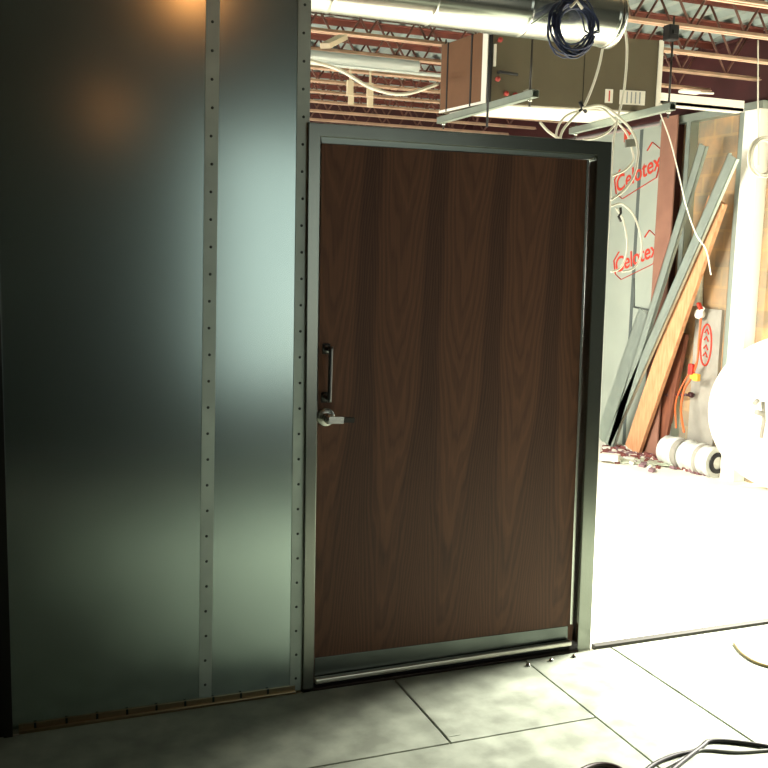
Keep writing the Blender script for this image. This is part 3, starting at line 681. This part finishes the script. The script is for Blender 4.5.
for i, (px, py) in enumerate([(528, 666), (551, 661), (574, 657)]):
    p = at_z(px, py, .014); q = MB(); q.lathe([(0, .012), (.006, .011), (.010, .004), (.011, 0)], p, (0, 0, 1), 12)
    tag(q.build('anchor_bolt', chrome), 'small bright bolt in the floor sheet before the door, %s' % ['left of three', 'middle of three', 'right of three'][i], 'bolt', 'bright bolts along the door sill')

# ------------------------------------------------------------------ room behind the camera (seen mirrored in the sheet metal)
b = MB(); b.box((-.9, -4, .015), (XR, -.3, .022)); struct(b.build('floor_darkener', mat('darkener_grey', (40, 42, 40), .8)), 'added dark sheet behind the camera that darkens the mirrored floor')  # unseen sheet added to darken the floor's reflection in the metal wall
rear = mat('rear_wall', (84, 88, 82), .9)
b = MB()
WX0, WX1, WZ0, WZ1 = 2.2, 5.2, .12, 3.0
b.box((-1.4, -4.1, 0), (WX0, -4, DK)); b.box((WX1, -4.1, 0), (XR+.3, -4, DK)); b.box((WX0, -4.1, 0), (WX1, -4, WZ0)); b.box((WX0, -4.1, WZ1), (WX1, -4, DK))
struct(b.build('wall_rear', rear))
fw = MB()
for x in (WX0, (WX0+WX1)/2-.03, WX1-.06): fw.box((x, -4.08, WZ0), (x+.06, -4.02, WZ1))
fw.box((WX0, -4.08, WZ0), (WX1, -4.02, WZ0+.06)); fw.box((WX0, -4.08, WZ1-.06), (WX1, -4.02, WZ1))
struct(fw.build('window_1', white_m))
b = MB(); b.box((XR, -4, 0), (XR+.2, 2.1, DK)); b.box((XR, 2.1, 2.92), (XR+.02, 5.7, DK)); struct(b.build('wall_right_front', rear))
# work lamps hung behind the camera
def lamp(c, power, label, r=.05, watts=20):
    t = tag(empty('work_lamp', c), label, 'work lamp', 'warm work lamps hung from the roof')
    q = MB(); q.lathe([(0, -r), (r*.7, -r*.7), (r, 0), (r*.7, r*.7), (.02, r*1.2), (.02, r*1.5)], c, (0, 0, 1), 20); q.build('bulb', emis('lamp_glow_%.0f' % power, (255, 160, 90), power), t)
    q = MB(); q.tube([Vector(c)+Vector((0, 0, r*1.4)), (c[0], c[1], DK-.01)], .006, 6); q.lathe([(.022, 0), (.03, .02), (.03, .06), (0, .07)], Vector(c)+Vector((0, 0, r*1.3)), (0, 0, 1), 16); q.build('cord', black_m, t)
lamp((.98, 1.35, 3.11), 26, 'bare warm work lamp hung nearest the metal wall', .06)
lamp((.80, -1.2, 2.75), 2.0, 'warm work lamp hung farther behind', .10)

# ------------------------------------------------------------------ daylight and added fill lights
W = bpy.data.worlds.new('sky'); S.world = W; W.use_nodes = True
bg = W.node_tree.nodes['Background']; bg.inputs[0].default_value = (.90, .99, .93, 1); bg.inputs[1].default_value = 1.25
def sun(rot, strength, angle, col=(1, .95, .84)):
    l = bpy.data.lights.new('sun', 'SUN'); l.energy = strength; l.angle = R(angle); l.color = col
    o = bpy.data.objects.new('sun', l); COL.objects.link(o)
    o.rotation_mode = 'QUATERNION'; o.rotation_quaternion = Vector(rot).to_track_quat('-Z', 'Y'); return o
sun((-1, -.28, -.80), 34, 20)
al = bpy.data.lights.new('far_room_fill', 'AREA'); al.shape = 'RECTANGLE'; al.size = 4.6; al.size_y = 1.1; al.energy = 300; al.color = (1, .97, .88)  # added fill for the far room, hidden behind the metal wall
ao = bpy.data.objects.new('far_room_fill', al); COL.objects.link(ao); ao.location = (-1.5, 7.1, .85); ao.rotation_euler = (0, R(-90), 0); ao.rotation_mode = 'QUATERNION'; ao.rotation_quaternion = Vector((1, 0, 0)).to_track_quat('-Z', 'Y')
hl = bpy.data.lights.new('far_floor_fill', 'AREA'); hl.shape = 'RECTANGLE'; hl.size = .9; hl.size_y = .6; hl.energy = 170; hl.color = (1, .97, .88)  # added bare fill behind the door, brightens the far floor
ho = bpy.data.objects.new('far_floor_fill', hl); COL.objects.link(ho); ho.location = (2.6, 5.6, 1.75); ho.rotation_mode = 'QUATERNION'; ho.rotation_quaternion = Vector((.75, .2, -1)).to_track_quat('-Z', 'Y')
S.view_settings.view_transform = 'Standard'; S.view_settings.look = 'None'; S.view_settings.gamma = 1
S.view_settings.use_curve_mapping = False; S.view_settings.exposure = 0.0
